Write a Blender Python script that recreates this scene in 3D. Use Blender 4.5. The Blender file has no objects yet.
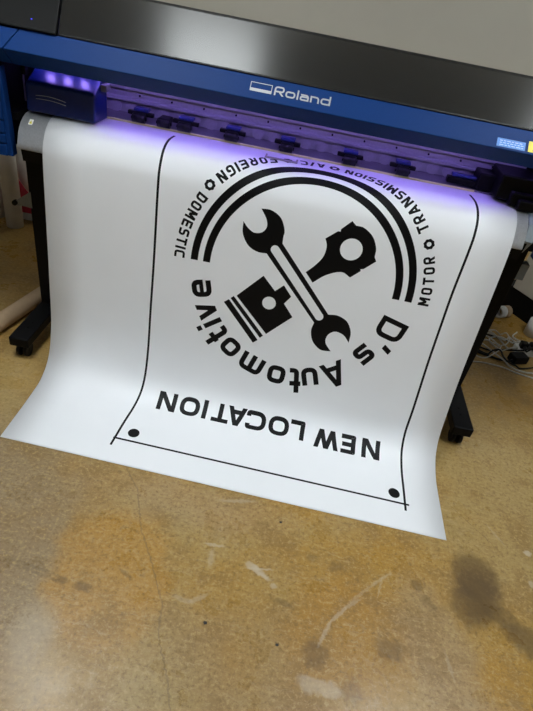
import bpy, bmesh, math, random
from mathutils import Vector, Matrix
random.seed(7)
SC = bpy.context.scene
COL = SC.collection
R = math.radians
PI = math.pi

# ---------------------------------------------------------------- materials
def nd(nt, typ, **kw):
    n = nt.nodes.new(typ)
    for k, v in kw.items():
        setattr(n, k, v)
    return n

def mat(name, col, rough=.5, metal=0., spec=.5, bump=0., bscale=60., var=.06, coat=0., coat_rough=.1, ior=1.5):
    m = bpy.data.materials.new(name); m.use_nodes = True
    nt = m.node_tree; p = nt.nodes['Principled BSDF']
    p.inputs['Roughness'].default_value = rough
    p.inputs['Metallic'].default_value = metal
    p.inputs['IOR'].default_value = ior
    p.inputs['Specular IOR Level'].default_value = spec
    p.inputs['Coat Weight'].default_value = coat
    p.inputs['Coat Roughness'].default_value = coat_rough
    tc = nd(nt, 'ShaderNodeTexCoord')
    nz = nd(nt, 'ShaderNodeTexNoise'); nz.inputs['Scale'].default_value = bscale; nz.inputs['Detail'].default_value = 3
    nt.links.new(tc.outputs['Object'], nz.inputs['Vector'])
    ramp = nd(nt, 'ShaderNodeValToRGB')
    ramp.color_ramp.elements[0].position = .3; ramp.color_ramp.elements[1].position = .7
    ramp.color_ramp.elements[0].color = (*[c*(1-var) for c in col], 1)
    ramp.color_ramp.elements[1].color = (*[min(1, c*(1+var)) for c in col], 1)
    nt.links.new(nz.outputs['Fac'], ramp.inputs['Fac'])
    nt.links.new(ramp.outputs['Color'], p.inputs['Base Color'])
    if bump:
        b = nd(nt, 'ShaderNodeBump'); b.inputs['Strength'].default_value = bump; b.inputs['Distance'].default_value = .002
        nt.links.new(nz.outputs['Fac'], b.inputs['Height']); nt.links.new(b.outputs['Normal'], p.inputs['Normal'])
    return m

def emit(name, col, strength):
    m = bpy.data.materials.new(name); m.use_nodes = True
    nt = m.node_tree; p = nt.nodes['Principled BSDF']
    p.inputs['Base Color'].default_value = (*col, 1)
    p.inputs['Emission Color'].default_value = (*col, 1)
    p.inputs['Emission Strength'].default_value = strength
    return m

M = {}
M['lid'] = mat('black_lid_plastic', (.010, .010, .0095), .27, spec=.8, bscale=300, var=.15, ior=1.75)
M['endlid'] = mat('matte_black_plastic', (.010, .010, .0098), .55, spec=.15, bscale=300)
M['black'] = mat('black_painted_metal', (.0035, .0035, .004), .5, spec=.10, bscale=200, bump=.05)
M['blackplastic'] = mat('black_plastic', (.004, .004, .0045), .45, spec=.16, bscale=150)
M['blue'] = mat('blue_plastic', (.0035, .029, .130), .5, spec=.10, bscale=250, bump=.03)
M['blueglossy'] = mat('glossy_blue_plastic', (.003, .014, .10), .30, spec=.5, bscale=120)
M['bluelever'] = mat('blue_lever_plastic', (.02, .03, .16), .4)
M['aluminium'] = mat('brushed_aluminium', (.52, .53, .54), .42, metal=.35, bscale=180, var=.08)
M['railmetal'] = mat('grey_rail_metal', (.36, .36, .37), .4, metal=.4, bscale=120)
M['platemetal'] = mat('grey_plate_metal', (.36, .35, .37), .32, metal=.3, bscale=120)
M['deck'] = mat('dark_grey_deck', (.16, .15, .17), .45, metal=.3)
M['greyplastic'] = mat('grey_plastic', (.20, .23, .25), .5)
M['bracket'] = mat('grey_bracket_steel', (.16, .165, .16), .45, metal=.3)
M['paper'] = mat('white_vinyl', (.80, .81, .82), .42, spec=.45, bscale=5, var=.012)
M['ink'] = mat('black_ink', (.003, .003, .0033), .42, spec=.15, bscale=90)
M['silver'] = mat('silver_lettering', (.34, .36, .37), .45, metal=.2)
M['yellow'] = mat('yellow_strip', (.80, .80, .28), .5)
M['stickyellow'] = mat('yellow_sticker', (.68, .58, .03), .5)
M['stickblue'] = mat('light_blue_sticker', (.02, .17, .55), .45)
M['stickline'] = mat('pale_blue_print', (.25, .45, .75), .5)
M['white'] = mat('white_sticker', (.8, .8, .78), .5)
M['whiteplastic'] = mat('white_plastic', (.62, .62, .60), .45)
M['cable_w'] = mat('white_cable', (.55, .53, .49), .5)
M['cable_b'] = mat('black_cable', (.005, .005, .0055), .45, spec=.3)
M['rollwhite'] = mat('white_media_roll', (.62, .60, .57), .5, bscale=20)
M['card'] = mat('brown_cardboard', (.42, .29, .17), .75, bscale=40)
M['clip'] = mat('tan_grey_metal', (.36, .34, .29), .5, metal=.1)
M['red'] = mat('red_sign_paint', (.42, .02, .05), .5)
M['cream'] = mat('cream_panel', (.56, .52, .44), .55, bscale=12)
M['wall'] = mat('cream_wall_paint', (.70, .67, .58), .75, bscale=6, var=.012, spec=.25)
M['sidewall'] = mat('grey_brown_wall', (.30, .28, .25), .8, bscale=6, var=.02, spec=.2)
M['ceiling'] = mat('dark_grey_ceiling', (.10, .10, .10), .85, bscale=30, var=.02)
M['baseboard'] = mat('black_baseboard', (.005, .005, .0055), .5, spec=.12)
M['led'] = emit('violet_led', (.33, .22, 1.0), 100.)
M['bluelight'] = emit('blue_indicator', (.05, .05, 1.0), 2.)
M['lamp'] = emit('ceiling_lamp', (.90, .96, 1.0), 22.)
M['lampdim'] = emit('ceiling_lamp_dim', (.90, .97, 1.0), 5.)
M['lampback'] = emit('ceiling_lamp_back', (.92, .98, 1.0), 8.)
M['lampframe'] = mat('white_lamp_frame', (.7, .7, .7), .5)
M['screen'] = mat('black_screen', (.006, .006, .007), .2)

# ---------------------------------------------------------------- mesh helper
WLOC = {}
class MB:
    def __init__(s): s.v = []; s.f = []; s.sm = []
    def add(s, vs, fs, smooth=False):
        n = len(s.v); s.v += [tuple(v) for v in vs]
        for f in fs: s.f.append([i+n for i in f]); s.sm.append(smooth)
        return s
    def box(s, x0, x1, y0, y1, z0, z1, rot=None, piv=None):
        vs = [Vector((x, y, z)) for z in (z0, z1) for y in (y0, y1) for x in (x0, x1)]
        if rot is not None:
            c = Vector(piv) if piv else Vector(((x0+x1)/2, (y0+y1)/2, (z0+z1)/2))
            vs = [rot @ (v-c)+c for v in vs]
        return s.add(vs, [(0, 2, 3, 1), (4, 5, 7, 6), (0, 1, 5, 4), (2, 6, 7, 3), (0, 4, 6, 2), (1, 3, 7, 5)])
    def prism(s, prof, xa, xb, smooth=False):          # profile (y,z) extruded along x; xa/xb number or list per vertex
        n = len(prof)
        A = xa if isinstance(xa, (list, tuple)) else [xa]*n
        B = xb if isinstance(xb, (list, tuple)) else [xb]*n
        vs = [(A[i], prof[i][0], prof[i][1]) for i in range(n)]+[(B[i], prof[i][0], prof[i][1]) for i in range(n)]
        fs = [(i, (i+1) % n, n+(i+1) % n, n+i) for i in range(n)]
        s.add(vs, fs, smooth)
        k = len(s.v)-2*n
        s.f.append([k+i for i in range(n)][::-1]); s.sm.append(False)
        s.f.append([k+n+i for i in range(n)]); s.sm.append(False)
        return s
    def cyl(s, p, q, r, n=20, r2=None, smooth=True):
        p = Vector(p); q = Vector(q); d = (q-p).normalized()
        a = d.orthogonal().normalized(); b = d.cross(a)
        r2 = r if r2 is None else r2
        vs = [p+r*(math.cos(2*PI*i/n)*a+math.sin(2*PI*i/n)*b) for i in range(n)]
        vs += [q+r2*(math.cos(2*PI*i/n)*a+math.sin(2*PI*i/n)*b) for i in range(n)]
        s.add(vs, [(i, (i+1) % n, n+(i+1) % n, n+i) for i in range(n)], smooth)
        k = len(s.v)-2*n
        s.f.append([k+i for i in range(n)][::-1]); s.sm.append(False)
        s.f.append([k+n+i for i in range(n)]); s.sm.append(False)
        return s
    def ring(s, p, q, ro, ri, n=28):                    # hollow tube with annular ends
        p = Vector(p); q = Vector(q); d = (q-p).normalized(); a = d.orthogonal().normalized(); b = d.cross(a)
        L = []
        for c, r in ((p, ro), (q, ro), (q, ri), (p, ri)):
            L.append([c+r*(math.cos(2*PI*i/n)*a+math.sin(2*PI*i/n)*b) for i in range(n)])
        vs = [v for l in L for v in l]
        for k in range(4):
            pass
        fs = []
        for k in range(4):
            for i in range(n):
                fs.append((k*n+i, k*n+(i+1) % n, ((k+1) % 4)*n+(i+1) % n, ((k+1) % 4)*n+i))
        return s.add(vs, fs, True)
    def tube(s, pts, r, n=8):
        P = [Vector(p) for p in pts]; m = len(P)
        d = (P[1]-P[0]).normalized(); a = d.orthogonal().normalized()
        vs = []
        for i in range(m):
            t = (P[min(i+1, m-1)]-P[max(i-1, 0)]).normalized()
            a = (a-a.dot(t)*t).normalized(); b = t.cross(a)
            vs += [P[i]+r*(math.cos(2*PI*k/n)*a+math.sin(2*PI*k/n)*b) for k in range(n)]
        fs = [(i*n+k, i*n+(k+1) % n, (i+1)*n+(k+1) % n, (i+1)*n+k) for i in range(m-1) for k in range(n)]
        s.add(vs, fs, True)
        k = len(s.v)-n*m
        s.f.append([k+i for i in range(n)][::-1]); s.sm.append(True)
        s.f.append([k+(m-1)*n+i for i in range(n)]); s.sm.append(True)
        return s
    def build(s, name, m, parent=None, bevel=0., seg=2, base=False, label=None):
        xs = list(zip(*s.v))
        c = Vector([(min(a)+max(a))/2 for a in xs])
        if base: c.z = min(xs[2])
        me = bpy.data.meshes.new(name)
        me.from_pydata([tuple(Vector(v)-c) for v in s.v], [], s.f)
        for p, sm in zip(me.polygons, s.sm): p.use_smooth = sm
        bm = bmesh.new(); bm.from_mesh(me); bmesh.ops.recalc_face_normals(bm, faces=bm.faces); bm.to_mesh(me); bm.free()
        me.materials.append(m)
        o = bpy.data.objects.new(name, me); COL.objects.link(o)
        WLOC[o.name] = c.copy()
        if parent is not None:
            o.parent = parent; o.location = c-WLOC[parent.name]
        else: o.location = c
        if bevel:
            b = o.modifiers.new('bevel', 'BEVEL'); b.width = bevel; b.segments = seg; b.limit_method = 'ANGLE'; b.angle_limit = R(35)
        if label: o['label'] = label
        return o

def empty(name, loc, label, cat, group=None):
    o = bpy.data.objects.new(name, None); COL.objects.link(o); o.location = loc; WLOC[o.name] = Vector(loc)
    o.empty_display_size = .05
    return tag(o, label, cat, group)
def tag(o, label, cat, group=None):
    o['label'] = label; o['category'] = cat
    if group: o['group'] = group
    return o
def structure(o): o['kind'] = 'structure'; return o

def catmull(P, n=8, closed=False):
    P = [Vector(p) for p in P]; out = []
    Q = [P[-1]]+P+[P[0], P[1]] if closed else [2*P[0]-P[1]]+P+[2*P[-1]-P[-2]]
    for i in range(1, len(Q)-2):
        p0, p1, p2, p3 = Q[i-1:i+3]
        for k in range(n):
            t = k/n
            out.append(.5*((2*p1)+(p2-p0)*t+(2*p0-5*p1+4*p2-p3)*t*t+(3*p1-p0-3*p2+p3)*t**3))
    if not closed: out.append(P[-1])
    return out

# ---------------------------------------------------------------- floor material
def floor_material():
    m = bpy.data.materials.new('sealed_concrete'); m.use_nodes = True
    nt = m.node_tree; L = nt.links.new; p = nt.nodes['Principled BSDF']
    geo = nd(nt, 'ShaderNodeNewGeometry')
    pos = geo.outputs['Position']
    def noise(scale, detail=4, rough=.55, vec=pos):
        n = nd(nt, 'ShaderNodeTexNoise'); n.inputs['Scale'].default_value = scale; n.inputs['Detail'].default_value = detail
        n.inputs['Roughness'].default_value = rough; L(vec, n.inputs['Vector']); return n
    def mrange(src, a, b, c=0., d=1., smooth=True):
        n = nd(nt, 'ShaderNodeMapRange'); n.interpolation_type = 'SMOOTHSTEP' if smooth else 'LINEAR'
        for k, v in (('From Min', a), ('From Max', b), ('To Min', c), ('To Max', d)): n.inputs[k].default_value = v
        L(src, n.inputs['Value']); return n.outputs['Result']
    def mix(fac, a, b, mode='MIX'):
        n = nd(nt, 'ShaderNodeMix', data_type='RGBA', blend_type=mode)
        if isinstance(fac, (int, float)): n.inputs['Factor'].default_value = fac
        else: L(fac, n.inputs['Factor'])
        for inp, val in ((n.inputs[6], a), (n.inputs[7], b)):
            if isinstance(val, tuple): inp.default_value = (*val, 1)
            else: L(val, inp)
        return n.outputs[2]
    def mul(a, b):
        n = nd(nt, 'ShaderNodeMath', operation='MULTIPLY')
        for i, v in ((0, a), (1, b)):
            if isinstance(v, (int, float)): n.inputs[i].default_value = v
            else: L(v, n.inputs[i])
        return n.outputs[0]
    # wobbling positions for irregular patch and stain outlines
    def wobble(scale, amp):
        nz = noise(scale, 4); sub = nd(nt, 'ShaderNodeVectorMath', operation='SUBTRACT'); L(nz.outputs['Color'], sub.inputs[0]); sub.inputs[1].default_value = (.5, .5, .5)
        sc = nd(nt, 'ShaderNodeVectorMath', operation='SCALE'); L(sub.outputs[0], sc.inputs[0]); sc.inputs['Scale'].default_value = amp
        ad = nd(nt, 'ShaderNodeVectorMath', operation='ADD'); L(pos, ad.inputs[0]); L(sc.outputs[0], ad.inputs[1]); return ad.outputs[0]
    wob = {'l': wobble(9, .16), 's': wobble(28, .045), 'f': wobble(90, .016)}
    def ell(cx, cy, rx, ry, ang=0., soft=.35, w='s'):
        mp = nd(nt, 'ShaderNodeMapping', vector_type='TEXTURE'); L(wob[w], mp.inputs['Vector'])
        mp.inputs['Location'].default_value = (cx, cy, 0); mp.inputs['Rotation'].default_value = (0, 0, R(ang)); mp.inputs['Scale'].default_value = (rx, ry, 1)
        sep = nd(nt, 'ShaderNodeVectorMath', operation='MULTIPLY'); L(mp.outputs[0], sep.inputs[0]); sep.inputs[1].default_value = (1, 1, 0)
        ln = nd(nt, 'ShaderNodeVectorMath', operation='LENGTH'); L(sep.outputs[0], ln.inputs[0])
        return mrange(ln.outputs['Value'], 1-soft, 1+soft, 1, 0)
    def seg(x0, y0, x1, y1, wd, w='f', soft=.4):
        return ell((x0+x1)/2, (y0+y1)/2, math.hypot(x1-x0, y1-y0)/2*1.12, wd, math.degrees(math.atan2(y1-y0, x1-x0)), soft, w)
    n_big = noise(1.1, 5, .6); n_mid = noise(5.5, 6, .62); n_fine = noise(45, 6, .7); n_dust = noise(170, 4, .7); n_spk = noise(75, 5, .75)
    ochre = (.360, .208, .036); tan = (.345, .252, .098); brown = (.220, .135, .040)
    c = mix(mrange(n_big.outputs['Fac'], .38, .62), tan, ochre)
    # broad worn patches
    c = mix(mul(ell(-.70, .86, .27, .50, 15, .45, 'l'), .75), c, (.255, .205, .135))
    c = mix(mul(ell(-.32, .80, .17, .23, 10, .22, 'l'), .85), c, (.395, .225, .050))
    c = mix(mul(ell(.15, .62, .30, .16, 0, .5, 'l'), .35), c, (.26, .19, .11))
    c = mix(mul(ell(.40, .76, .20, .18, 20, .4, 'l'), .65), c, (.345, .185, .030))
    c = mix(mul(ell(.66, .76, .10, .22, 20, .5, 'l'), .45), c, (.33, .25, .155))
    c = mix(mul(ell(-.15, 1.10, .30, .10, 0, .5, 'l'), .4), c, (.35, .265, .165))
    wear = mul(mrange(noise(16, 8, .8).outputs['Fac'], .54, .64), .38)
    c = mix(wear, c, (.40, .315, .165))
    c = mix(mul(mrange(n_mid.outputs['Fac'], .48, .64), .6), c, brown)
    c = mix(mul(mrange(n_fine.outputs['Fac'], .55, .78), .35), c, (.42, .32, .19))
    c = mix(mul(mrange(n_fine.outputs['Fac'], .48, .28), .45), c, (.19, .125, .06))
    c = mix(mul(mrange(n_dust.outputs['Fac'], .58, .80), .35), c, (.45, .36, .23))
    c = mix(mul(mrange(n_spk.outputs['Fac'], .52, .64), .62), c, (.48, .355, .155))
    c = mix(mul(mrange(n_spk.outputs['Fac'], .48, .36), .65), c, (.18, .112, .038))
    def scratch(ang, sx, sy):
        mp = nd(nt, 'ShaderNodeMapping'); L(wob['s'], mp.inputs['Vector']); mp.inputs['Rotation'].default_value = (0, 0, R(ang)); mp.inputs['Scale'].default_value = (sx, sy, 1)
        return noise(1., 5, .7, mp.outputs[0]).outputs['Fac']
    c = mix(mul(mrange(scratch(28, 9, 150), .56, .68), .45), c, (.47, .37, .20))
    c = mix(mul(mrange(scratch(-52, 8, 130), .57, .70), .40), c, (.46, .36, .19))
    c = mix(mul(mrange(scratch(10, 10, 140), .44, .33), .45), c, (.19, .125, .045))
    # large dark patch at the right, then smaller dark stains
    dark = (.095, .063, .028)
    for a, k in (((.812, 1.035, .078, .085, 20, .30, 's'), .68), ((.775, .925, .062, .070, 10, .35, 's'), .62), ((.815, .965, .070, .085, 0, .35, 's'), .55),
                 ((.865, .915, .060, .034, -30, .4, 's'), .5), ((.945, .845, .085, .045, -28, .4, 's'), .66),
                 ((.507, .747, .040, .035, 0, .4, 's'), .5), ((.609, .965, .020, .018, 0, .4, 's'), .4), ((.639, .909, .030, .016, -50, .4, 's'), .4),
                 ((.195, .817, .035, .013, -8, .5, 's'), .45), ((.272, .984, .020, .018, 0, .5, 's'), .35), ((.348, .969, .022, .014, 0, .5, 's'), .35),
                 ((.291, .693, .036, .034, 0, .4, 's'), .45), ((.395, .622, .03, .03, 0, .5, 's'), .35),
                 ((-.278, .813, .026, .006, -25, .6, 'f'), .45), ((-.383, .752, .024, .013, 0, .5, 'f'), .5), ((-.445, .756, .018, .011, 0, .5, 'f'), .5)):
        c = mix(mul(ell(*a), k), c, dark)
    for a in ((-.62, .79, -.45, .766, .006), (-.60, .775, -.44, .752, .005), (.759, 1.331, .91, 1.17, .0022)):
        c = mix(mul(seg(*a), .28), c, dark)
    for x, y in ((.186, .701), (.159, 1.097), (-.021, .72)):
        c = mix(ell(x, y, .005, .0045, 0, .3, 'f'), c, (.02, .02, .02))
    # pale scrapes and bare concrete
    pale = (.50, .44, .33)
    for a, k in (((.085, .915, .022, .012, -20, .3, 'f'), .8), ((.112, .902, .032, .009, -35, .4, 'f'), .7), ((.110, .912, .04, .004, 8, .4, 'f'), .7), ((.118, .893, .03, .006, -20, .4, 'f'), .7), ((.158, .865, .010, .008, 0, .4, 'f'), .7),
                 ((-.043, .962, .032, .005, 4, .4, 'f'), .7), ((-.044, .915, .010, .028, 5, .6, 'f'), .5), ((.31, .612, .060, .022, -5, .3, 's'), .55), ((.0, 1.145, .06, .007, 12, .5, 'f'), .5),
                 ((1.025, 1.171, .014, .011, 0, .3, 'f'), .9), ((1.007, 1.049, .012, .014, 0, .3, 'f'), .7), ((.60, 1.20, .035, .014, -10, .5, 's'), .4),
                 ((-.46, .60, .05, .08, 0, .6, 's'), .35)):
        c = mix(mul(ell(*a), k*.8), c, pale)
    for a, k in (((.302, .722, .334, .79, .006), .7), ((.334, .79, .377, .841, .006), .7), ((.377, .841, .425, .88, .006), .6), ((-.124, .775, -.072, .768, .007), .5), ((-.075, .768, -.031, .799, .007), .6),
                 ((.393, .864, .466, .935, .005), .4), ((.466, .935, .525, .986, .005), .6), ((.48, .90, .50, .97, .003), .5), ((.67, .77, .684, .70, .005), .4), ((.90, 1.26, .95, 1.18, .004), .4)):
        c = mix(mul(seg(*a), k*.55), c, pale)
    # hairline crack
    cr = [(-.407, 1.194), (-.339, 1.11), (-.282, .971), (-.21, .853), (-.151, .747), (-.138, .664), (-.08, .551), (-.06, .494), (-.02, .38)]
    for (a, b), (d, e) in zip(cr, cr[1:]):
        c = mix(mul(seg(a, b, d, e, .0026, 'f', .6), .5), c, (.16, .115, .06))
    c = mix(1., c, (.985, .925, .90), 'MULTIPLY')
    L(c, p.inputs['Base Color'])
    L(mrange(n_mid.outputs['Fac'], .3, .7, .24, .40), p.inputs['Roughness'])
    p.inputs['Specular IOR Level'].default_value = .32
    bp = nd(nt, 'ShaderNodeBump'); bp.inputs['Strength'].default_value = .12; bp.inputs['Distance'].default_value = .003
    L(n_fine.outputs['Fac'], bp.inputs['Height']); L(bp.outputs['Normal'], p.inputs['Normal'])
    return m
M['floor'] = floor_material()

# ---------------------------------------------------------------- room
X0, X1, Y0, Y1, ZC = -3.3, 3.3, -3.6, 4.7, 2.9
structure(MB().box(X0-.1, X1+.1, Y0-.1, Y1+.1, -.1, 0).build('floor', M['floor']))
structure(MB().box(X0-.1, X1+.1, Y0-.1, Y1+.1, ZC, ZC+.1).build('ceiling', M['ceiling']))
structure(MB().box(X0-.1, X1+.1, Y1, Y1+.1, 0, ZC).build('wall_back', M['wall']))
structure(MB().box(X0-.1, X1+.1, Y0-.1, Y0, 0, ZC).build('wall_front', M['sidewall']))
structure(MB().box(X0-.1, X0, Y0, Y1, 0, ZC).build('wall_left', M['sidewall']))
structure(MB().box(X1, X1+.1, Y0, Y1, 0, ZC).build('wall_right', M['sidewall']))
structure(MB().box(X0, X1, Y1-.012, Y1, 0, .10).build('baseboard_back', M['baseboard'], bevel=.003))

def ceiling_lamp(x, y, sx, sy, label, m='lamp'):
    t = empty('ceiling_lamp', (x, y, ZC), label, 'ceiling lamp', 'flat ceiling lamps')
    MB().box(x-sx/2, x+sx/2, y-sy/2, y+sy/2, ZC-.02, ZC-.012).build('diffuser', M[m], t)
    f = MB()
    w = .03
    f.box(x-sx/2-w, x+sx/2+w, y-sy/2-w, y-sy/2, ZC-.025, ZC); f.box(x-sx/2-w, x+sx/2+w, y+sy/2, y+sy/2+w, ZC-.025, ZC)
    f.box(x-sx/2-w, x-sx/2, y-sy/2, y+sy/2, ZC-.025, ZC); f.box(x+sx/2, x+sx/2+w, y-sy/2, y+sy/2, ZC-.025, ZC)
    f.build('frame', M['lampframe'], t)
ceiling_lamp(-.95, 1.1, .6, 1.2, 'flat white ceiling lamp above the left end of the printer')
ceiling_lamp(1.35, 1.1, .6, 1.2, 'flat white ceiling lamp above the right end of the printer')
ceiling_lamp(-.86, 4.05, .70, .45, 'flat white ceiling lamp near the back wall on the left', 'lampback')
ceiling_lamp(2.10, 4.05, .75, .45, 'flat white ceiling lamp near the back wall on the right', 'lampback')
ceiling_lamp(-.95, -1.6, .6, 1.2, 'flat white ceiling lamp behind the viewer on the left', 'lampdim')
ceiling_lamp(1.45, -1.6, .6, 1.2, 'flat white ceiling lamp behind the viewer on the right', 'lampdim')

# ---------------------------------------------------------------- printed banner
PL = [(1.213, .0015), (1.32, .0015), (1.43, .003), (1.53, .014), (1.60, .060), (1.65, .172), (1.677, .389), (1.697, .623), (1.713, .82), (1.722, .87), (1.757, .924), (1.80, .946), (1.86, .9515), (1.95, .9515), (2.02, .9515)]
PR = [(1.155, .0015), (1.26, .0015), (1.35, .0018), (1.422, .006), (1.492, .027), (1.523, .047), (1.556, .090), (1.582, .178), (1.622, .364), (1.670, .631), (1.704, .82), (1.719, .87), (1.757, .924), (1.80, .946), (1.86, .9515), (1.95, .9515), (2.02, .9515)]
XL, XR = -.868, .729
def dense(P):
    P = [Vector(p) for p in P]; out = []
    Q = [2*P[0]-P[1]]+P+[2*P[-1]-P[-2]]
    for i in range(1, len(Q)-2):
        p0, p1, p2, p3 = Q[i-1:i+3]
        t0 = 0; t1 = (p1-p0).length**.5; t2 = t1+(p2-p1).length**.5; t3 = t2+(p3-p2).length**.5
        for k in range(20):
            t = t1+(t2-t1)*k/20
            A1 = (t1-t)/(t1-t0)*p0+(t-t0)/(t1-t0)*p1; A2 = (t2-t)/(t2-t1)*p1+(t-t1)/(t2-t1)*p2; A3 = (t3-t)/(t3-t2)*p2+(t-t2)/(t3-t2)*p3
            B1 = (t2-t)/(t2-t0)*A1+(t-t0)/(t2-t0)*A2; B2 = (t3-t)/(t3-t1)*A2+(t-t1)/(t3-t1)*A3
            out.append((t2-t)/(t2-t1)*B1+(t-t1)/(t2-t1)*B2)
    out.append(P[-1])
    s = [0]
    for a, b in zip(out, out[1:]): s.append(s[-1]+(b-a).length)
    return s, out
SL, DL = dense(PL); SR, DR = dense(PR); LT = 1.54764
OC, ORT = .681265, 1.532533
NC = SR[PR.index((1.622, .364))*20]
def interp(x, S, D):
    if x <= 0: return D[0].copy()
    if x >= S[-1]: return D[-1].copy()
    lo, hi = 0, len(S)-1
    while hi-lo > 1:
        m = (lo+hi)//2
        if S[m] <= x: lo = m
        else: hi = m
    t = (x-S[lo])/(S[hi]-S[lo]); return D[lo]*(1-t)+D[hi]*t
def surf(u, s):                                   # u metres from the sheet's left edge, s metres from its bottom edge
    k = u/1.6
    c = s/LT*ORT
    c = c*NC/OC if c < OC else c+NC-OC
    l = interp(s/LT*SL[-1], SL, DL); r = interp(c, SR, DR)
    yz = l*(1-k)+r*k
    f = max(0., min(1., (s-.35)/.4)); xr = .735+(XR-.735)*f*f*(3-2*f)
    return Vector((XL+(xr-XL)*k, yz.x, yz.y))
def surfn(u, s, off):
    k = min(int(s/STEP+1e-6), len(ROWS)-2); sa, sb = ROWS[k], ROWS[k+1]; t = (s-sa)/(sb-sa)
    p = surf(u, sa)*(1-t)+surf(u, sb)*t; ds = surf(u, min(s+.004, LT))-surf(u, max(s-.004, 0)); du = surf(u+.01, s)-surf(u-.01, s)
    return p+off*du.cross(ds).normalized()
STEP = .0125
ROWS = [i*STEP for i in range(int(LT/STEP)+1)]+[LT]
mb = MB(); NU = 12
vs = [surf(1.6*i/NU, s) for s in ROWS for i in range(NU+1)]
mb.add(vs, [(j*(NU+1)+i, j*(NU+1)+i+1, (j+1)*(NU+1)+i+1, (j+1)*(NU+1)+i) for j in range(len(ROWS)-1) for i in range(NU)], True)
banner = mb.build('printed_banner', M['paper'])
sd = banner.modifiers.new('thickness', 'SOLIDIFY'); sd.thickness = .0006; sd.offset = -1
tag(banner, 'wide white banner sheet printed with a black logo, hanging from the printer onto the floor', 'banner')

# --- flat artwork helpers: lists of polygons in (u, s)
def roundpts(pts, r, closed, n=6):
    out = []; m = len(pts)
    for i in range(m):
        p = Vector(pts[i])
        if not closed and i in (0, m-1): out.append(p); continue
        a = Vector(pts[(i-1) % m]); b = Vector(pts[(i+1) % m])
        da = (a-p); db = (b-p); la = da.length; lb = db.length; da.normalize(); db.normalize()
        cosang = max(-1, min(1, da.dot(db))); ang = math.acos(cosang)
        if ang > 3.1: out.append(p); continue
        d = min(r/math.tan(ang/2), la*.49, lb*.49)
        p0 = p+da*d; p1 = p+db*d
        for k in range(n+1):
            t = k/n; out.append((1-t)**2*p0+2*t*(1-t)*p+t*t*p1)
    return out
def strip(pts, t, closed=False):
    P = [Vector(p) for p in pts]
    Q = [P[0]]
    for p in P[1:]:
        if (p-Q[-1]).length > 1e-6: Q.append(p)
    if closed and (Q[0]-Q[-1]).length < 1e-6: Q.pop()
    m = len(Q); Lf = []; Rt = []
    for i in range(m):
        if closed: d0 = Q[i]-Q[i-1]; d1 = Q[(i+1) % m]-Q[i]
        else:
            d0 = Q[i]-Q[i-1] if i else Q[1]-Q[0]; d1 = Q[i+1]-Q[i] if i < m-1 else Q[i]-Q[i-1]
        d0 = d0.normalized(); d1 = d1.normalized()
        n0 = Vector((-d0.y, d0.x)); n1 = Vector((-d1.y, d1.x)); n = (n0+n1)
        if n.length < 1e-6: n = n0
        n.normalize(); k = 1/max(.4, n.dot(n0)); Lf.append(Q[i]+n*t/2*k); Rt.append(Q[i]-n*t/2*k)
    fs = []
    for i in range(m if closed else m-1):
        j = (i+1) % m; fs.append([Lf[i], Lf[j], Rt[j], Rt[i]])
    return fs
def para(x1, y1, x2, y2, t):
    h = t/2*math.hypot(x2-x1, y2-y1)/max(1e-6, abs(y2-y1))
    return [Vector((x1-h, y1)), Vector((x1+h, y1)), Vector((x2+h, y2)), Vector((x2-h, y2))]
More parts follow.
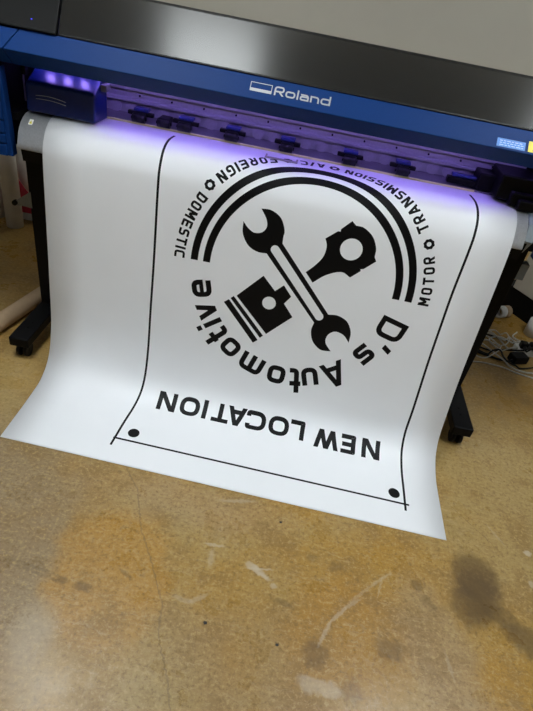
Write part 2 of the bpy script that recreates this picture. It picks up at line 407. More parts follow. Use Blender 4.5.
def glyph(ch, w, t, r, xh=.72):
    """polygons of one letter in a box w wide and 1 high (stroke t, corner radius r)"""
    F = []
    x0, x1, y0, y1 = t/2, w-t/2, t/2, 1-t/2; yx = xh-t/2; mx = w/2
    def S(pts, closed=False, rr=None): F.extend(strip(roundpts(pts, r if rr is None else rr, closed), t, closed))
    def P(*a): F.append(para(*a, t))
    if ch == 'O': S([(x0, y0), (x1, y0), (x1, y1), (x0, y1)], True)
    elif ch == 'D':
        S([(x0, 0), (x0, 1)]); S([(x0, y0), (x1, y0), (x1, y1), (x0, y1)], rr=max(r, .26))
    elif ch == 'C': S([(w, y0), (x0, y0), (x0, y1), (w, y1)])
    elif ch == 'K_C':
        S([(x1, .31), (x1, y0), (x0, y0), (x0, y1), (x1, y1), (x1, .69)])
    elif ch == 'E': S([(w, y0), (x0, y0), (x0, y1), (w, y1)], rr=.01); S([(x0, .5), (w*.92, .5)])
    elif ch == 'F': S([(x0, 0), (x0, y1), (w, y1)], rr=.01); S([(x0, .48), (w*.9, .48)])
    elif ch == 'L': S([(x0, 1), (x0, y0), (w, y0)], rr=.01)
    elif ch == 'I': S([(mx, 0), (mx, 1)])
    elif ch == 'T': S([(0, y1), (w, y1)]); S([(mx, 0), (mx, y1)])
    elif ch == 'N': S([(x0, 0), (x0, 1)]); S([(x1, 0), (x1, 1)]); P(x0+t*.15, 1, x1-t*.15, 0)
    elif ch == 'M': S([(x0, 0), (x0, 1)]); S([(x1, 0), (x1, 1)]); P(x0+t*.1, 1, mx, .28); P(x1-t*.1, 1, mx, .28)
    elif ch == 'W':
        q = t*.62
        P(q, 1, w*.28, 0); P(w*.28, 0, mx, 1); P(mx, 1, w*.72, 0); P(w*.72, 0, w-q, 1)
    elif ch == 'A': P(t*.55, 0, mx-t*.04, 1); P(w-t*.55, 0, mx+t*.04, 1); S([(w*.2, .27), (w*.8, .27)])
    elif ch == 'R':
        S([(x0, 0), (x0, y1), (x1, y1), (x1, .44), (x0, .44)]); P(w*.5, .44, x1-.01, 0)
    elif ch == 'S': S([(w*.98, y1), (x0, y1), (x0, .5), (x1, .5), (x1, y0), (w*.02, y0)])
    elif ch == 'G': S([(w*.97, y1), (x0, y1), (x0, y0), (x1, y0), (x1, .5), (w*.5, .5)])
    elif ch == '/': P(t*.6, 0, w-t*.6, 1)
    elif ch == "'": P(mx, .66, mx+.07, 1)
    elif ch == 'o': S([(x0, y0), (x1, y0), (x1, yx), (x0, yx)], True)
    elif ch == 'u': S([(x0, xh), (x0, y0), (x1, y0), (x1, xh)])
    elif ch == 'm': S([(x0, 0), (x0, yx), (x1, yx), (x1, 0)]); S([(mx, 0), (mx, yx)])
    elif ch == 'n': S([(x0, 0), (x0, xh)]); S([(x0, yx), (x1, yx), (x1, 0)])
    elif ch == 't': S([(w*.38, 1), (w*.38, y0), (w, y0)]); S([(0, yx), (w, yx)])
    elif ch == 'i': S([(mx, 0), (mx, xh)]); S([(mx, .83), (mx, 1.02)])
    elif ch == 'v': P(t*.55, xh, mx, 0); P(w-t*.55, xh, mx, 0)
    elif ch == 'e':
        F.extend(strip([(x0, xh*.5), (x1, xh*.5)], t*.78)); S([(w*.95, y0), (x0, y0), (x0, yx), (x1, yx), (x1, xh*.40)])
    elif ch == 's': S([(w*.97, yx), (x0, yx), (x0, xh/2), (x1, xh/2), (x1, y0), (w*.03, y0)])
    elif ch == 'a': S([(w*.08, yx), (x1, yx), (x1, 0)]); S([(x1, .42), (x0, .42), (x0, y0), (x1, y0)])
    elif ch == 'l': S([(mx, 0), (mx, 1)])
    elif ch == 'd': S([(x0, y0), (x1, y0), (x1, yx), (x0, yx)], True); S([(x1, 0), (x1, 1)])
    return F
def place(F, w, base, up, h):
    """letter box centred on base point; up = unit vector, h = letter height"""
    up = Vector(up).normalized(); rt = Vector((up.y, -up.x)); b = Vector(base)
    return [[b+rt*((p.x-w/2)*h)+up*(p.y*h) for p in f] for f in F]
def fill(loops):
    """triangles of an outline with holes"""
    bm = bmesh.new()
    for lp in loops:
        v = [bm.verts.new((p[0], p[1], 0)) for p in lp]
        for i in range(len(v)): bm.edges.new((v[i], v[(i+1) % len(v)]))
    bmesh.ops.triangle_fill(bm, use_beauty=True, use_dissolve=False, edges=bm.edges[:])
    out = [[Vector((v.co.x, v.co.y)) for v in f.verts] for f in bm.faces]; bm.free(); return out
def lift_on_sheet(name, polys, off=.0007, label=None):
    bm = bmesh.new()
    for f in polys:
        try: bm.faces.new([bm.verts.new((p[0], p[1], 0)) for p in f])
        except ValueError: pass
    smin = min(v.co.y for v in bm.verts); smax = max(v.co.y for v in bm.verts)
    for s in ROWS:
        if smin < s < smax:
            bmesh.ops.bisect_plane(bm, geom=bm.verts[:]+bm.edges[:]+bm.faces[:], plane_co=(0, s, 0), plane_no=(0, 1, 0), dist=1e-6)
    m = MB(); bm.verts.index_update()
    m.add([surfn(v.co.x, v.co.y, off) for v in bm.verts], [[v.index for v in f.verts] for f in bm.faces], True)
    bm.free()
    return m.build(name, M['ink'], banner, label=label)
def circ(cx, cy, r, n=40, rv=None): return [Vector((cx+r*math.cos(2*PI*i/n), cy+(rv or r)*math.sin(2*PI*i/n))) for i in range(n)]

# cutting frame
def curve2(pts): return [Vector((p.x, p.y)) for p in catmull([(a, b, 0) for a, b in pts], 10)]
bd = strip(curve2([(.3753, .0760), (.3787, .1230), (.3839, .1939), (.3932, .2736), (.4007, .3431), (.4025, .4004), (.4020, .48), (.400, .66), (.400, .90), (.398, 1.12), (.397, 1.24), (.399, 1.31), (.404, 1.36), (.4085, 1.388)]), .0085)
bd += strip(curve2([(1.4657, .0838), (1.4661, .1224), (1.4668, .1779), (1.4662, .2414), (1.4645, .3259), (1.4655, .40), (1.4700, .54), (1.4675, .7412), (1.466, .862), (1.465, 1.01), (1.470, 1.21), (1.467, 1.28), (1.459, 1.34), (1.450, 1.392)]), .0085)
bd += strip([(.3724, .1129), (.75, .1127), (1.1, .1122), (1.481, .1117)], .008)
lift_on_sheet('cutting_frame', bd, label='thin black printed frame line')
for x, y in ((.4360, .1540), (1.4285, .1512)):
    lift_on_sheet('corner_dot', [circ(x, y, .0215, 28)], label='round black printed dot')
# headline, upside down
hl = {}
for ch, x, w, yb in (('N', 1.3415, .92, .3620), ('E', 1.2515, .74, .3615), ('W', 1.1635, 1.30, .3615), ('L', 1.0445, .74, .3735), ('O', .9695, 1.04, .3735), ('K_C', .8765, 1.03, .3745),
                     ('A', .7985, .98, .3745), ('T', .7330, .86, .3740), ('I', .6690, .24, .3750), ('O', .6075, 1.02, .3730), ('N', .5145, .95, .3725)):
    hl.setdefault('new' if x > 1.1 else 'loc', []).extend(place(glyph(ch, w, .228, .36), w, (x, yb), (0, -1), .0785))
for q in hl.values(): lift_on_sheet('headline_word', q)
# name lettering round the lower half, tops outward
CX, CY = .936, .913
nm = {}
for ch, (u, s), w in (('D', (1.295, .818), .80), ("'", (1.277, .752), .2), ('s', (1.222, .702), .64), ('A', (1.131, .605), .88), ('u', (1.049, .561), .62), ('t', (.997, .53), .42), ('o', (.920, .54), .68),
                      ('m', (.816, .560), .92), ('o', (.724, .612), .68), ('t', (.667, .652), .40), ('i', (.636, .694), .18), ('v', (.602, .737), .66), ('e', (.585, .829), .66)):
    a = math.atan2(s-CY, u-CX); rb = .337-.014*abs(math.cos(a))
    nm.setdefault((ch, u) if u > 1.2 else 'auto', []).extend(place(glyph(ch, w, .188, .19), w, (CX+rb*math.cos(a), CY+rb*math.sin(a)), (math.cos(a), math.sin(a)), .103))
for q in nm.values(): lift_on_sheet('name_lettering', q)
# small service words round the upper half, tops inward
EX, EY = .936, .937
WID = {'M': .80, 'I': .17, 'A': .78, 'T': .70, 'N': .72, '/': .5}
def arc_text(word, a0, a1, rb, h=.0385):
    ws = [WID.get(c, .68) for c in word]; gap = .2
    tot = sum(ws)+gap*(len(ws)-1); k = (a1-a0)/tot; a = a0; out = []
    for c, w in zip(word, ws):
        m = R(a+w*k/2); a += (w+gap)*k
        out += place(glyph(c, w, .215, .2), w, (EX+rb*math.cos(m), EY+rb*math.sin(m)), (-math.cos(m), -math.sin(m)), h)
    return out
def gear(a, r):
    cx, cy = EX+r*math.cos(R(a)), EY+r*math.sin(R(a)); n = 48
    o = [Vector((cx+(.0180+.0011*math.cos(8*2*PI*i/n))*math.cos(2*PI*i/n), cy+(.0180+.0011*math.cos(8*2*PI*i/n))*math.sin(2*PI*i/n))) for i in range(n)]
    return fill([o, circ(cx, cy, .0078, 24)])
for word, a0, a1, rb in (('MOTOR', -.8, 22.8, .4635), ('TRANSMISSION', 34.0, 80.3, .465), ('A/C', 89.6, 100.6, .465), ('FOREIGN', 111.5, 139.6, .464), ('DOMESTIC', 148.8, 180.6, .4635)):
    lift_on_sheet('service_word', arc_text(word, a0, a1, rb))
for a, rg in ((28.2, .451), (85.3, .447), (106.4, .447), (143.9, .451)): lift_on_sheet('gear_print', gear(a, rg))
# two rings
for ro, ri in ((.4025, .3765), (.3575, .3315)):
    a0, a1, n = -.35, 180.5, 110
    q = []
    for i in range(n):
        t0, t1 = R(a0+(a1-a0)*i/n), R(a0+(a1-a0)*(i+1)/n)
        q.append([Vector((EX+r*math.cos(t), EY+r*math.sin(t))) for r, t in ((ro, t0), (ro, t1), (ri, t1), (ri, t0))])
    lift_on_sheet('emblem_arc', q)
# wrench
def sm(pts, n=6): return [Vector((p.x, p.y)) for p in catmull([(a, b, 0) for a, b in pts], n)]
wr = sm([(.7549, 1.1596), (.7906, 1.1600), (.8258, 1.1407), (.8456, 1.1028), (.8460, 1.0780), (.8474, 1.0549)])
wr += sm([(1.0619, .8271), (1.0981, .8302), (1.1358, .8139), (1.1591, .7754), (1.1621, .7317)])
wr += sm([(1.1621, .7317), (1.1362, .7576), (1.1025, .7651), (1.0788, .7445), (1.0782, .7125), (1.1051, .6814)])[1:]
wr += sm([(1.1051, .6814), (1.0648, .6799), (1.0296, .7078), (1.0148, .7491), (1.0186, .7839)])[1:]
wr += sm([(.7991, 1.0087), (.7647, 1.0083), (.7296, 1.0255), (.7054, 1.0635), (.7013, 1.1058)])
wr += sm([(.7013, 1.1058), (.7201, 1.0863), (.7432, 1.0739), (.7688, 1.0790), (.7833, 1.0989), (.7785, 1.1262), (.7549, 1.1596)])[1:-1]
a, b2 = Vector((.826, 1.0285)), Vector((1.0316, .8117)); d = (b2-a).normalized(); nn = Vector((-d.y, d.x)); hw = .0155
slot = [a+hw*(math.cos(t)*nn-math.sin(t)*d) for t in [PI*i/12 for i in range(13)]]+[b2-hw*(math.cos(t)*nn-math.sin(t)*d) for t in [PI*i/12 for i in range(13)]]
lift_on_sheet('wrench_print', fill([wr, slot]))
# piston and its two ring bars
pis = [(.8027, .9254), (.7177, .8285), (.8516, .6981), (.9359, .7879), (.8951, .8344), (.9156, .8668), (.8816, .9047), (.8536, .8761)]
pp = fill([pis, circ(.8405, .8249, .0252)])
pp += [[Vector(p) for p in q] for q in ([(.7076, .8252), (.6972, .8140), (.8307, .6770), (.8414, .6885)], [(.6920, .8085), (.6744, .7936), (.8076, .6511), (.8243, .6660)])]
lift_on_sheet('piston_print', pp)
rod = [(.9473, .9696), (.9796, .9362)]+sm([(.9796, .9362), (1.0201, .9735), (1.0689, .9951), (1.1045, .9822)])[1:]
rod += [(1.1345, 1.0122), (1.1320, 1.0190), (1.1425, 1.0215)]+sm([(1.1775, 1.0568), (1.1682, 1.0713)])+sm([(1.1682, 1.0713), (1.1645, 1.1027), (1.1432, 1.1390), (1.1080, 1.1620), (1.0789, 1.1645)])[1:]
rod += [(1.0634, 1.1768), (1.0325, 1.1430), (1.0335, 1.1345), (1.0245, 1.1345), (.9883, 1.1017)]+sm([(.9883, 1.1017), (.9988, 1.0748), (.9950, 1.0357), (.9715, .9974), (.9473, .9696)])[1:-1]
lift_on_sheet('connecting_rod_print', fill([rod, circ(1.0835, 1.0812, .0385)]))

# ---------------------------------------------------------------- the printer
PRN = empty('wide_format_printer', (-.09, 2.0, 0), 'wide blue and black large-format printer on a wheeled stand, feeding out a white banner', 'printer')
CL, CR = -.958, .785
# front cover: blue band and its underside
prof = [(1.745, 1.203), (1.70, 1.148), (1.752, 1.100), (1.775, 1.100), (1.775, 1.178)]
cover = MB().prism(prof, [-.916, -.953, -.953, -.953, -.916], CR).build('front_cover', M['blue'], PRN, bevel=.002, label='blue front cover band')
# lettering on the band
bx = Vector((0, -.045, -.055)).normalized()      # down the band
def band(x, k, off=.0006):                        # k: 0 at top edge, 1 at the bottom edge
    n = Vector((0, -.055, .045)).normalized()
    return Vector((x, 1.745-.045*k, 1.203-.055*k))+n*off
def on_band(name, polys, m, parent, off=.0008):
    b = MB()
    for f in polys: b.add([band(p.x, p.y, off) for p in f], [list(range(len(f)))])
    return b.build(name, m, parent)
H = .071
def bandtext(word, x, base, h, ws, gap):
    out = []
    for c, w in zip(word, ws):
        for f in glyph(c, w, .17, .3, .70): out.append([Vector((x+p.x*h, base-p.y*h/H)) for p in f])
        x += (w+gap)*h
    return out
on_band('brand_lettering', bandtext('Roland', -.133, .665, .0285, (1.05, 1.05, .2, .95, .95, 1.05), .15), M['silver'], cover)
ic = strip([(-.206, .29), (-.1405, .29), (-.1405, .70), (-.206, .70)], .0022, True)
ic = []
x0, x1, k0, k1 = -.2065, -.1405, .27, .66
for q in ((x0, x1, k0, k0+.03), (x0, x0+.002, k0, k1), (x1-.002, x1, k0, k1), (x0, x1, k1-.13, k1)):
    ic.append([Vector((q[0], q[2])), Vector((q[1], q[2])), Vector((q[1], q[3])), Vector((q[0], q[3]))])
on_band('brand_mark', ic, M['silver'], cover)
st = on_band('notice_sticker', [[Vector((.548, .54)), Vector((.634, .54)), Vector((.634, .90)), Vector((.548, .90))]], M['stickblue'], cover)
sl = []
for k in (.62, .71, .80):
    xx = .556
    while xx < .626:
        wd = random.uniform(.006, .014); sl.append([Vector((xx, k)), Vector((min(xx+wd, .628), k)), Vector((min(xx+wd, .628), k+.035)), Vector((xx, k+.035))]); xx += wd+.003
on_band('notice_print', sl, M['stickline'], cover, .0014)
on_band('caution_sticker', [[Vector((.643, .44)), Vector((.70, .44)), Vector((.70, .90)), Vector((.643, .90))]], M['stickyellow'], cover)
on_band('caution_symbol', [[Vector((.656, .84)), Vector((.664, .66)), Vector((.673, .60)), Vector((.684, .66)), Vector((.690, .84)), Vector((.673, .76))]], M['ink'], cover, .0014)
# top lids
lidp = [(1.747, 1.2085), (2.15, 1.300), (2.15, 1.282), (1.775, 1.190), (1.747, 1.203)]
MB().prism(lidp, [-.800, -.952, -.952, -.811, -.800], CR+.6).build('top_lid', M['lid'], PRN, bevel=.002, label='glossy black sloping top lid')
elp = [(1.738, 1.2110), (2.15, 1.3050), (2.15, 1.282), (1.775, 1.190), (1.738, 1.205)]
elid = MB().prism(elp, -1.50, [-.8045, -.9565, -.9565, -.8155, -.8045]).build('end_lid', M['endlid'], PRN, bevel=.002, label='matte black end lid')
il = Vector((-.905, 1.80, 1.226)); MB().cyl(il-Vector((0, 0, .004)), il, .0022, 12).build('indicator_light', M['bluelight'], elid)
# upper body behind the rail
MB().prism([(2.04, .95), (2.34, .95), (2.34, 1.292), (2.15, 1.281), (2.04, 1.253)], -1.48, 1.37).build('rear_housing', M['black'], PRN, bevel=.003)
MB().prism([(1.752, .80), (2.30, .80), (2.30, .944), (1.80, .938), (1.765, .918), (1.740, .87)], CL, CR).build('lower_body', M['black'], PRN)
# platen apron: curved grey metal
ap = [(1.722, .852), (1.7285, .868), (1.741, .897), (1.761, .9215), (1.781, .9355), (1.803, .9445), (1.835, .9488), (1.90, .9495), (1.99, .9495)]
apb = [(y+.004 if i < 5 else y, z-.004) for i, (y, z) in enumerate(ap)][::-1]
apron = MB().prism(ap+apb, CL, .770, True).build('platen_apron', M['aluminium'], PRN, label='curved silver platen apron')
def on_apron(name, x0, x1, i0, i1, m, off, tri=False):
    a = Vector((0,)+ap[i0]); b = Vector((0,)+ap[i1]); n = Vector((0, -(b-a).z, (b-a).y)).normalized()*off
    L_ = lambda t: a+(b-a)*t+n
    if tri: v = [Vector((x0, 0, 0))+L_(.2), Vector((x1, 0, 0))+L_(.2), Vector(((x0+x1)/2, 0, 0))+L_(.8)]
    else: v = [Vector((x0, 0, 0))+L_(.05), Vector((x1, 0, 0))+L_(.05), Vector((x1, 0, 0))+L_(.95), Vector((x0, 0, 0))+L_(.95)]
    return MB().add(v, [list(range(len(v)))]).build(name, m, apron)
on_apron('warning_sticker', -.932, -.918, 3, 4, M['white'], .0008)
on_apron('warning_triangle', -.930, -.920, 3, 4, M['stickyellow'], .0014, True)
# interior
deck = MB().prism([(1.905, .9535), (1.905, .9585), (2.03, .962), (2.03, .9535)], -.955, .765).build('clamp_plate', M['deck'], PRN)
MB().box(-.735, .60, 1.899, 1.9075, .9535, .9592).build('cutting_strip', M['yellow'], PRN, label='thin yellow cutting strip')
rp = [(1.996, .9625), (1.992, 1.000), (1.982, 1.003), (1.982, 1.011), (1.998, 1.014), (1.998, 1.036), (1.986, 1.040), (1.986, 1.052), (2.004, 1.056), (2.004, 1.075), (1.994, 1.079), (1.994, 1.095), (2.01, 1.10), (2.01, 1.22), (2.045, 1.22), (2.045, .9625)]
rail = MB().prism(rp, -.955, .77).build('guide_rail', M['railmetal'], PRN, label='grey metal guide rail')
for i in range(29):
    x = -.89+i*.0585
    MB().cyl((x, 1.9945, .980), (x, 1.9905, .980), .021, 20).build('rail_port', M['platemetal'], rail)
    if i % 2 == 0: MB().cyl((x+.029, 1.998, 1.025), (x+.029, 1.993, 1.025), .0035, 10).build('rail_screw', M['blackplastic'], rail)
# LED bar tucked behind the cover
bar = MB().prism([(1.818, 1.089), (1.8225, 1.089), (1.8225, 1.150), (1.868, 1.150), (1.868, 1.172), (1.776, 1.172), (1.776, 1.16), (1.818, 1.16)], -.955, .77).build('light_bar', M['blackplastic'], PRN)
for i in range(29):
    x = -.91+i*.0585
    MB().box(x-.009, x+.009, 1.838, 1.850, 1.1465, 1.1503).build('light_diode', M['led'], bar)
# carriage
cp = [(1.795, .9565), (1.795, 1.043), (1.862, 1.086), (1.888, 1.086), (1.888, .9565)]
car = MB().prism(cp, [-.948, -.945, -.935, -.935, -.948], [-.716, -.716, -.712, -.706, -.706]).build('print_carriage', M['blueglossy'], PRN, bevel=.006, seg=3, label='glossy dark blue print carriage')
for z0, zz in ((1.010, .008), (1.000, .006)):
    pts = catmull([(-.912+k*.10, 1.7945, z0+zz*math.sin(PI*k)*.6-.004*k) for k in (0, .25, .5, .75, 1)], 6)
    MB().tube(pts, .0011, 6).build('trim_line', M['silver'], car)
MB().box(-.711, -.690, 1.84, 1.88, 1.050, 1.072).build('carriage_arm', M['bracket'], car, bevel=.003)
# recess details at the left
MB().box(-1.010, -1.006, 1.905, 1.912, .955, 1.10).build('rail_end_strip', M['bracket'], PRN)
MB().box(-.965, -.950, 1.815, 1.835, 1.060, 1.086).build('limit_switch', M['blackplastic'], PRN, bevel=.002)
MB().box(-.998, -.9635, 1.76, 2.02, .93, .952).build('recess_floor', M['black'], PRN)
# mechanism at the right of the platen
MB().box(.600, .70, 1.905, 1.985, .9625, 1.020).box(.655, .785, 1.845, 1.985, .9625, 1.045).box(.70, .785, 1.822, 1.85, .955, 1.0).box(.725, .785, 1.80, 1.84, .951, .985).build('clamp_mechanism', M['blackplastic'], PRN, bevel=.006)
# pinch rollers
def pinch(x, lever=True):
    b = MB().box(x-.020, x+.020, 1.895, 1.950, .972, .990)
    if lever: b.box(x-.046, x+.046, 1.918, 1.936, .978, .991)
    o = b.build('pinch_roller', M['blackplastic'], PRN, bevel=.003)
    MB().cyl((x-.022, 1.902, .9745), (x+.022, 1.902, .9745), .0148, 24).build('wheel', M['cable_b'], o)
    MB().cyl((x-.027, 1.902, .9745), (x+.027, 1.902, .9745), .005, 12).build('axle', M['black'], o)
    if lever: MB().box(x-.026, x+.026, 1.922, 1.956, .9905, 1.001).build('lever', M['bluelever'], o, bevel=.003)
for x in (-.60, -.439, -.271, -.075, .15, .338): pinch(x)
pinch(-.511, False)
MB().box(.50, .60, 1.915, 1.945, .9645, .985).build('pinch_roller', M['blackplastic'], PRN, bevel=.003)
MB().box(.515, .63, 1.925, 1.952, .9855, .996).build('release_bar', M['bluelever'], PRN, bevel=.003)
# end housings
def housing(x0, x1, inner, name):
    h = MB().prism([(1.748, 1.198), (1.748, .83), (2.32, .83), (2.32, 1.285), (2.15, 1.279)], x0, x1).build('end_housing', M['black'], PRN)
    return h
hl_ = MB().prism([(1.90, 1.198), (1.760, 1.19), (1.760, .825), (2.32, .825), (2.32, 1.278), (2.15, 1.276)], -1.48, -1.016).box(-1.016, -.999, 1.735, 1.77, .825, 1.12).build('end_housing', M['black'], PRN)
MB().prism([(1.743, 1.201), (1.70, 1.148), (1.752, 1.100), (1.775, 1.100), (1.775, 1.178)], -1.48, [-.9195, -.9565, -.9565, -.9565, -.9195]).build('band_end', M['blue'], hl_, bevel=.002)
pz = [.818, .860, .893, .935, 1.09]
for z0, z1 in zip(pz, pz[1:]):
    MB().box(-1.48, -.992, 1.718, 1.758, z0, z1-.005).build('front_panel', M['blue'], hl_, bevel=.002)
MB().prism([(1.722, .818), (1.722, 1.09), (1.758, 1.09), (1.758, .818)], [-.9925]*4, [-.974, -.982, -.986, -.978]).build('panel_edge', M['blue'], hl_, bevel=.003)
hr = MB().prism([(1.95, 1.198), (1.790, 1.10), (1.790, .825), (2.32, .825), (2.32, 1.278), (2.15, 1.276)], .80, 1.36).build('end_housing', M['black'], PRN)
MB().prism(prof, CR+.002, 1.36).build('band_end', M['blue'], hr, bevel=.002)
MB().box(.835, 1.36, 1.75, 1.789, .81, .845).box(.90, 1.36, 1.75, 1.789, .845, 1.08).build('front_panel', M['blue'], hr, bevel=.003)
MB().prism([(1.735, .875), (1.760, .925), (1.80, .948), (1.99, .950), (1.99, .82), (1.775, .82)], .7715, .7995).build('apron_end_cap', M['greyplastic'], PRN, bevel=.002)
# stand
def leg(x0, x1, label):
    l = MB().box(x0, x1, 1.912, 2.01, .108, .826).build('leg', M['black'], PRN, bevel=.004, label=label)
    MB().box(x0-.006, x1+.006, 1.632, 2.46, .066, .108).build('foot', M['black'], l, bevel=.005)
    xm = (x0+x1)/2
    for y in (1.672, 2.42):
        w = MB()
        for sgn in (-1, 1): w.cyl((xm+sgn*.008, y, .030), (xm+sgn*.022, y, .030), .030, 24)
        w.cyl((xm-.024, y, .030), (xm+.024, y, .030), .008, 12)
        w.cyl((xm, y+.008, .030), (xm, y+.008, .068), .010, 12)
        w.box(xm-.016, xm+.016, y-.018, y+.020, .050, .0675)
        w.build('caster', M['blackplastic'], l)
    for yy in (1.72, 1.76):
        MB().cyl((xm, yy, .107), (xm, yy, .1105), .006, 12).build('bolt', M['black'], l)
    return l
ll = leg(-1.038, -.970, 'left black stand leg with caster foot')
lr = leg(.812, .882, 'right black stand leg with caster foot')
MB().box(-.971, .813, 1.94, 1.99, .745, .800).build('crossbeam', M['black'], PRN, bevel=.003)
MB().box(-.971, .813, 1.94, 1.99, .20, .26).build('crossbeam', M['black'], PRN, bevel=.003)
MB().box(-.97, -.86, 1.925, 1.930, .806, .812).build('cable_clip', M['bracket'], PRN)
MB().box(.8815, .918, 1.925, 1.965, .655, .722).build('side_lever', M['greyplastic'], PRN, bevel=.003)
MB().add([(-1.030, 1.910, .620), (-1.030, 1.910, .552), (-1.090, 1.895, .564), (-1.090, 1.895, .576), (-1.030, 1.916, .620), (-1.030, 1.916, .552), (-1.090, 1.901, .564), (-1.090, 1.901, .576)],
         [(0, 1, 2, 3), (7, 6, 5, 4), (0, 4, 5, 1), (1, 5, 6, 2), (2, 6, 7, 3), (3, 7, 4, 0)]).build('roll_bracket', M['bracket'], PRN)
MB().cyl((-1.090, 1.888, .570), (-1.090, 1.906, .570), .010, 16).build('bracket_knob', M['blackplastic'], PRN)

# media clip lying on the sheet by the rollers
mc = empty('media_clip', (-.082, 1.84, .9525), 'small grey metal clip lying on the banner below the pinch rollers', 'clip')
MB().box(-.139, -.026, 1.822, 1.838, .9515, .9545).build('clip_bar', M['clip'], mc, bevel=.0006)
for xa in (-.139, -.032): MB().box(xa, xa+.006, 1.8385, 1.862, .9526, .9546).build('clip_arm', M['clip'], mc, bevel=.0006)

# ---------------------------------------------------------------- things behind the printer, left
def roll(x, y, r, h, label, core=.016):
    t = empty('vinyl_roll', (x, y, 0), label, 'roll', 'white vinyl rolls standing behind the printer')
    MB().ring((x, y, .0), (x, y, h), r, core+.004).build('vinyl', M['rollwhite'], t)
    MB().ring((x, y, .001), (x, y, h+.004), core+.0038, core).build('core_tube', M['card'], t)
    return t
roll(-1.612, 2.775, .047, .76, 'white vinyl roll standing upright, foremost of those behind the left leg')
roll(-1.640, 2.985, .046, .80, 'white vinyl roll standing behind the red and white sign board')
roll(-1.760, 2.86, .044, .70, 'white vinyl roll at the far left edge of the picture')
sgn = empty('sign_board', (-1.56, 2.88, 0), 'red and white sign board leaning on the floor behind the left printer leg', 'sign')
def board(name, poly, m):
    n = len(poly); P = [Vector((x, 2.872+z*.06, z)) for x, z in poly]
    return MB().add(P+[p+Vector((0, .004, 0)) for p in P], [list(range(n)), [2*n-1-i for i in range(n)]]+[(i, n+i, n+(i+1) % n, (i+1) % n) for i in range(n)]).build(name, m, sgn)
board('red_panel', [(-1.70, .085), (-1.62, .045), (-1.44, .045), (-1.44, .060), (-1.575, .178), (-1.655, .285), (-1.70, .30)], M['red'])
board('white_panel', [(-1.70, .001), (-1.44, .001), (-1.44, .0445), (-1.62, .0445), (-1.70, .0845)], M['whiteplastic'])
tb = empty('cardboard_tube', (-1.17, 1.80, 0), 'tan cardboard tube lying on the floor behind the left foot', 'tube')
MB().ring((-1.262, 1.44, .036), (-1.098, 2.18, .036), .036, .031).build('tube_wall', M['card'], tb)

# ---------------------------------------------------------------- things behind the printer, right
cb = empty('cream_cabinet', (1.62, 2.92, 0), 'cream cabinet on a black plinth behind the right printer leg', 'cabinet')
fx = Vector((.55, -.835, 0)).normalized(); fy = Vector((.835, .55, 0)).normalized(); o0 = Vector((1.405, 2.965, 0))
def cbox(a0, a1, b0, b1, z0, z1):
    m = MB(); vs = [o0+fx*a+fy*b+Vector((0, 0, z)) for z in (z0, z1) for b in (b0, b1) for a in (a0, a1)]
    return m.add(vs, [(0, 2, 3, 1), (4, 5, 7, 6), (0, 1, 5, 4), (2, 6, 7, 3), (0, 4, 6, 2), (1, 3, 7, 5)])
cbox(-.03, .42, .0, .13, .145, .72).build('body', M['cream'], cb, bevel=.004)
cbox(-.10, .41, .005, .12, 0, .1445).build('plinth', M['baseboard'], cb)
tp = empty('tape_roll', (1.345, 2.86, 0), 'small roll of tape on a brown core on the floor behind the right leg', 'roll')
MB().ring((1.310, 2.84, .036), (1.345, 2.858, .036), .036, .0262).build('tape', M['whiteplastic'], tp)
MB().ring((1.3455, 2.8583, .036), (1.378, 2.875, .036), .036, .028).build('core', M['card'], tp)
wb = MB().ring((1.490, 2.715, 0), (1.490, 2.715, .095), .045, .02).build('vinyl_roll', M['rollwhite'], None, base=True)
tag(wb, 'short white roll standing at the right edge of the picture behind the cables', 'roll')
# power strip with black plugs
ps = empty('power_strip', (1.43, 2.46, 0), 'white power strip lying on the floor among the cables', 'power strip')
MB().box(1.32, 1.62, 2.455, 2.515, .003, .042).build('case', M['whiteplastic'], ps, bevel=.006)
for x, y, lab in ((1.352, 2.472, 'black plug in the left end of the white power strip'), (1.405, 2.478, 'black plug in the white power strip, second from its left end'), (1.462, 2.475, 'black plug in the white power strip, nearest the right edge')):
    p = empty('power_plug', (x, y, .0425), lab, 'plug', 'black plugs in the power strip')
    MB().box(x-.019, x+.019, y-.018, y+.022, .0422, .078).build('plug_body', M['blackplastic'], p, bevel=.006)
    MB().cyl((x, y-.018, .06), (x, y-.045, .052), .009, 12, .005).build('strain_relief', M['cable_b'], p)
ad = empty('power_adapter', (1.30, 2.33, 0), 'black power adapter block lying among the cables by the power strip', 'adapter')
MB().box(1.27, 1.36, 2.36, 2.42, .001, .045, Matrix.Rotation(R(20), 3, 'Z')).build('adapter_body', M['blackplastic'], ad, bevel=.006)
MB().cyl((1.285, 2.368, .022), (1.258, 2.352, .016), .008, 12, .005).build('strain_relief', M['cable_b'], ad)
CABS = []
def cable(pts, r, m, label):
    P = catmull(pts, 20)
    for p in P: p.z = max(p.z, r+.0004)
    for it in range(4):                            # lift the cable over those already lying there
        need = [0.]*len(P)
        for i, p in enumerate(P):
            for Q, rq in CABS:
                for q in Q:
                    d = math.hypot(p.x-q.x, p.y-q.y)
                    if d < (r+rq)*1.7 and q.z-p.z < .05 and p.z-q.z < r+rq+.001: need[i] = max(need[i], q.z+r+rq+.0014-p.z)
        if max(need) <= 0: break
        for i, p in enumerate(P):
            p.z += max(need[j]*(.5+.5*math.cos(PI*max(0, abs(i-j)-2)/10)) for j in range(max(0, i-11), min(len(P), i+12)))
    CABS.append((P, r))
    o = MB().tube(P, r, 8).build('cable', M[m]); tag(o, label, 'cable')
rr = .005
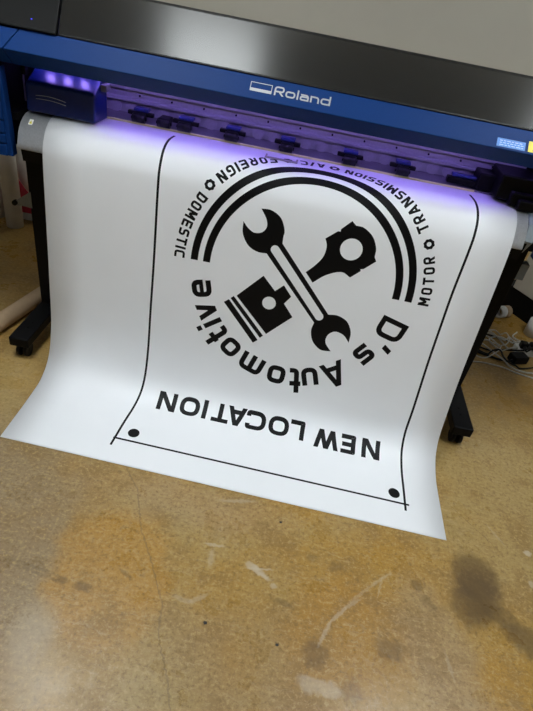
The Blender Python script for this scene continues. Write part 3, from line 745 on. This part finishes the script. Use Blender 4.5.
cable([(1.05, 2.62, rr), (1.14, 2.60, rr), (1.25, 2.60, rr), (1.36, 2.55, .012), (1.37, 2.43, .075), (1.352, 2.42, .050)], .0048, 'cable_b', 'black cable arching over to the plug in the left end of the power strip')
cable([(.98, 2.40, .006), (1.10, 2.40, .006), (1.20, 2.37, .006), (1.256, 2.351, .016)], .006, 'cable_b', 'thick black cable running from the leg to the black adapter')
cable([(.96, 2.46, .006), (1.08, 2.47, .006), (1.17, 2.44, .007), (1.25, 2.46, .012), (1.33, 2.40, .068), (1.405, 2.433, .053)], .0048, 'cable_b', 'black cable running to the second plug of the power strip')
cable([(.92, 2.34, .004), (1.02, 2.30, .004), (1.12, 2.31, .004), (1.22, 2.30, .004), (1.30, 2.27, .004), (1.42, 2.26, .004), (1.58, 2.32, .004)], .0036, 'cable_w', 'white cable running nearest the camera along the floor to the right edge')
cable([(1.05, 2.55, .004), (1.12, 2.50, .013), (1.18, 2.42, .016), (1.22, 2.35, .014), (1.28, 2.29, .012), (1.40, 2.31, .004), (1.52, 2.40, .004)], .0042, 'cable_w', 'white cable crossing diagonally over the black ones')
cable([(1.12, 2.72, .004), (1.20, 2.66, .004), (1.25, 2.58, .013), (1.29, 2.50, .008), (1.31, 2.44, .024), (1.25, 2.43, .022), (1.20, 2.48, .020), (1.20, 2.55, .012), (1.26, 2.585, .018), (1.315, 2.56, .016), (1.36, 2.53, .006)], .004, 'cable_w', 'white cable coiled in a loose loop left of the power strip')
cable([(1.40, 2.70, .004), (1.36, 2.64, .004), (1.40, 2.60, .004), (1.47, 2.61, .004), (1.56, 2.60, .004)], .004, 'cable_w', 'white cable curling beside the white roll at the right edge')
cable([(1.0, 2.48, .004), (1.06, 2.37, .014), (1.12, 2.34, .014), (1.20, 2.40, .022), (1.24, 2.47, .026)], .0033, 'cable_w', 'thin white cable humping over the thick black cable near the leg')
cable([(1.60, 2.41, .006), (1.52, 2.40, .012), (1.48, 2.36, .02), (1.47, 2.405, .046), (1.462, 2.43, .052)], .0048, 'cable_b', 'black cable leaving the power strip towards the right edge')

cable([(1.02, 2.58, .004), (1.10, 2.66, .004), (1.19, 2.60, .004), (1.28, 2.55, .004), (1.33, 2.60, .004), (1.40, 2.56, .004), (1.50, 2.53, .004), (1.60, 2.56, .004)], .0042, 'cable_w', 'white cable passing behind the power strip to the right edge')
cable([(.97, 2.52, .005), (1.06, 2.44, .005), (1.14, 2.38, .005), (1.21, 2.41, .005), (1.235, 2.32, .005), (1.31, 2.32, .005), (1.40, 2.36, .005), (1.46, 2.42, .012)], .0045, 'cable_b', 'black cable looping in front of the black adapter')
cable([(1.23, 2.45, .004), (1.16, 2.53, .004), (1.20, 2.62, .004), (1.29, 2.63, .004), (1.30, 2.54, .004), (1.24, 2.50, .004), (1.17, 2.57, .004)], .0036, 'cable_w', 'thin white cable wound in a small flat coil left of the plugs')

# ---------------------------------------------------------------- camera
W, Hh = 533, 711
p, r = R(36.6), R(11.4)
f = Vector((0, math.cos(p), -math.sin(p))); rt = Vector((1, 0, 0)); up = rt.cross(f)
c, s = math.cos(r), math.sin(r)
r2 = c*rt+s*up; u2 = -s*rt+c*up
cam = bpy.data.cameras.new('camera'); co = bpy.data.objects.new('camera', cam); COL.objects.link(co)
co.matrix_world = Matrix(((r2.x, u2.x, -f.x, 0), (r2.y, u2.y, -f.y, 0), (r2.z, u2.z, -f.z, 1.4857), (0, 0, 0, 1)))
cam.sensor_fit = 'VERTICAL'; cam.sensor_height = 24; cam.lens = 525/711*24
cam.clip_start = .02; cam.clip_end = 50
SC.camera = co
w = bpy.data.worlds.new('world'); SC.world = w; w.use_nodes = True
w.node_tree.nodes['Background'].inputs[0].default_value = (.5, .55, .6, 1); w.node_tree.nodes['Background'].inputs[1].default_value = .05
SC.view_settings.view_transform = 'Standard'; SC.view_settings.look = 'None'
SC.view_settings.exposure = 0.; SC.view_settings.gamma = 1.
SC.view_settings.use_curve_mapping = False
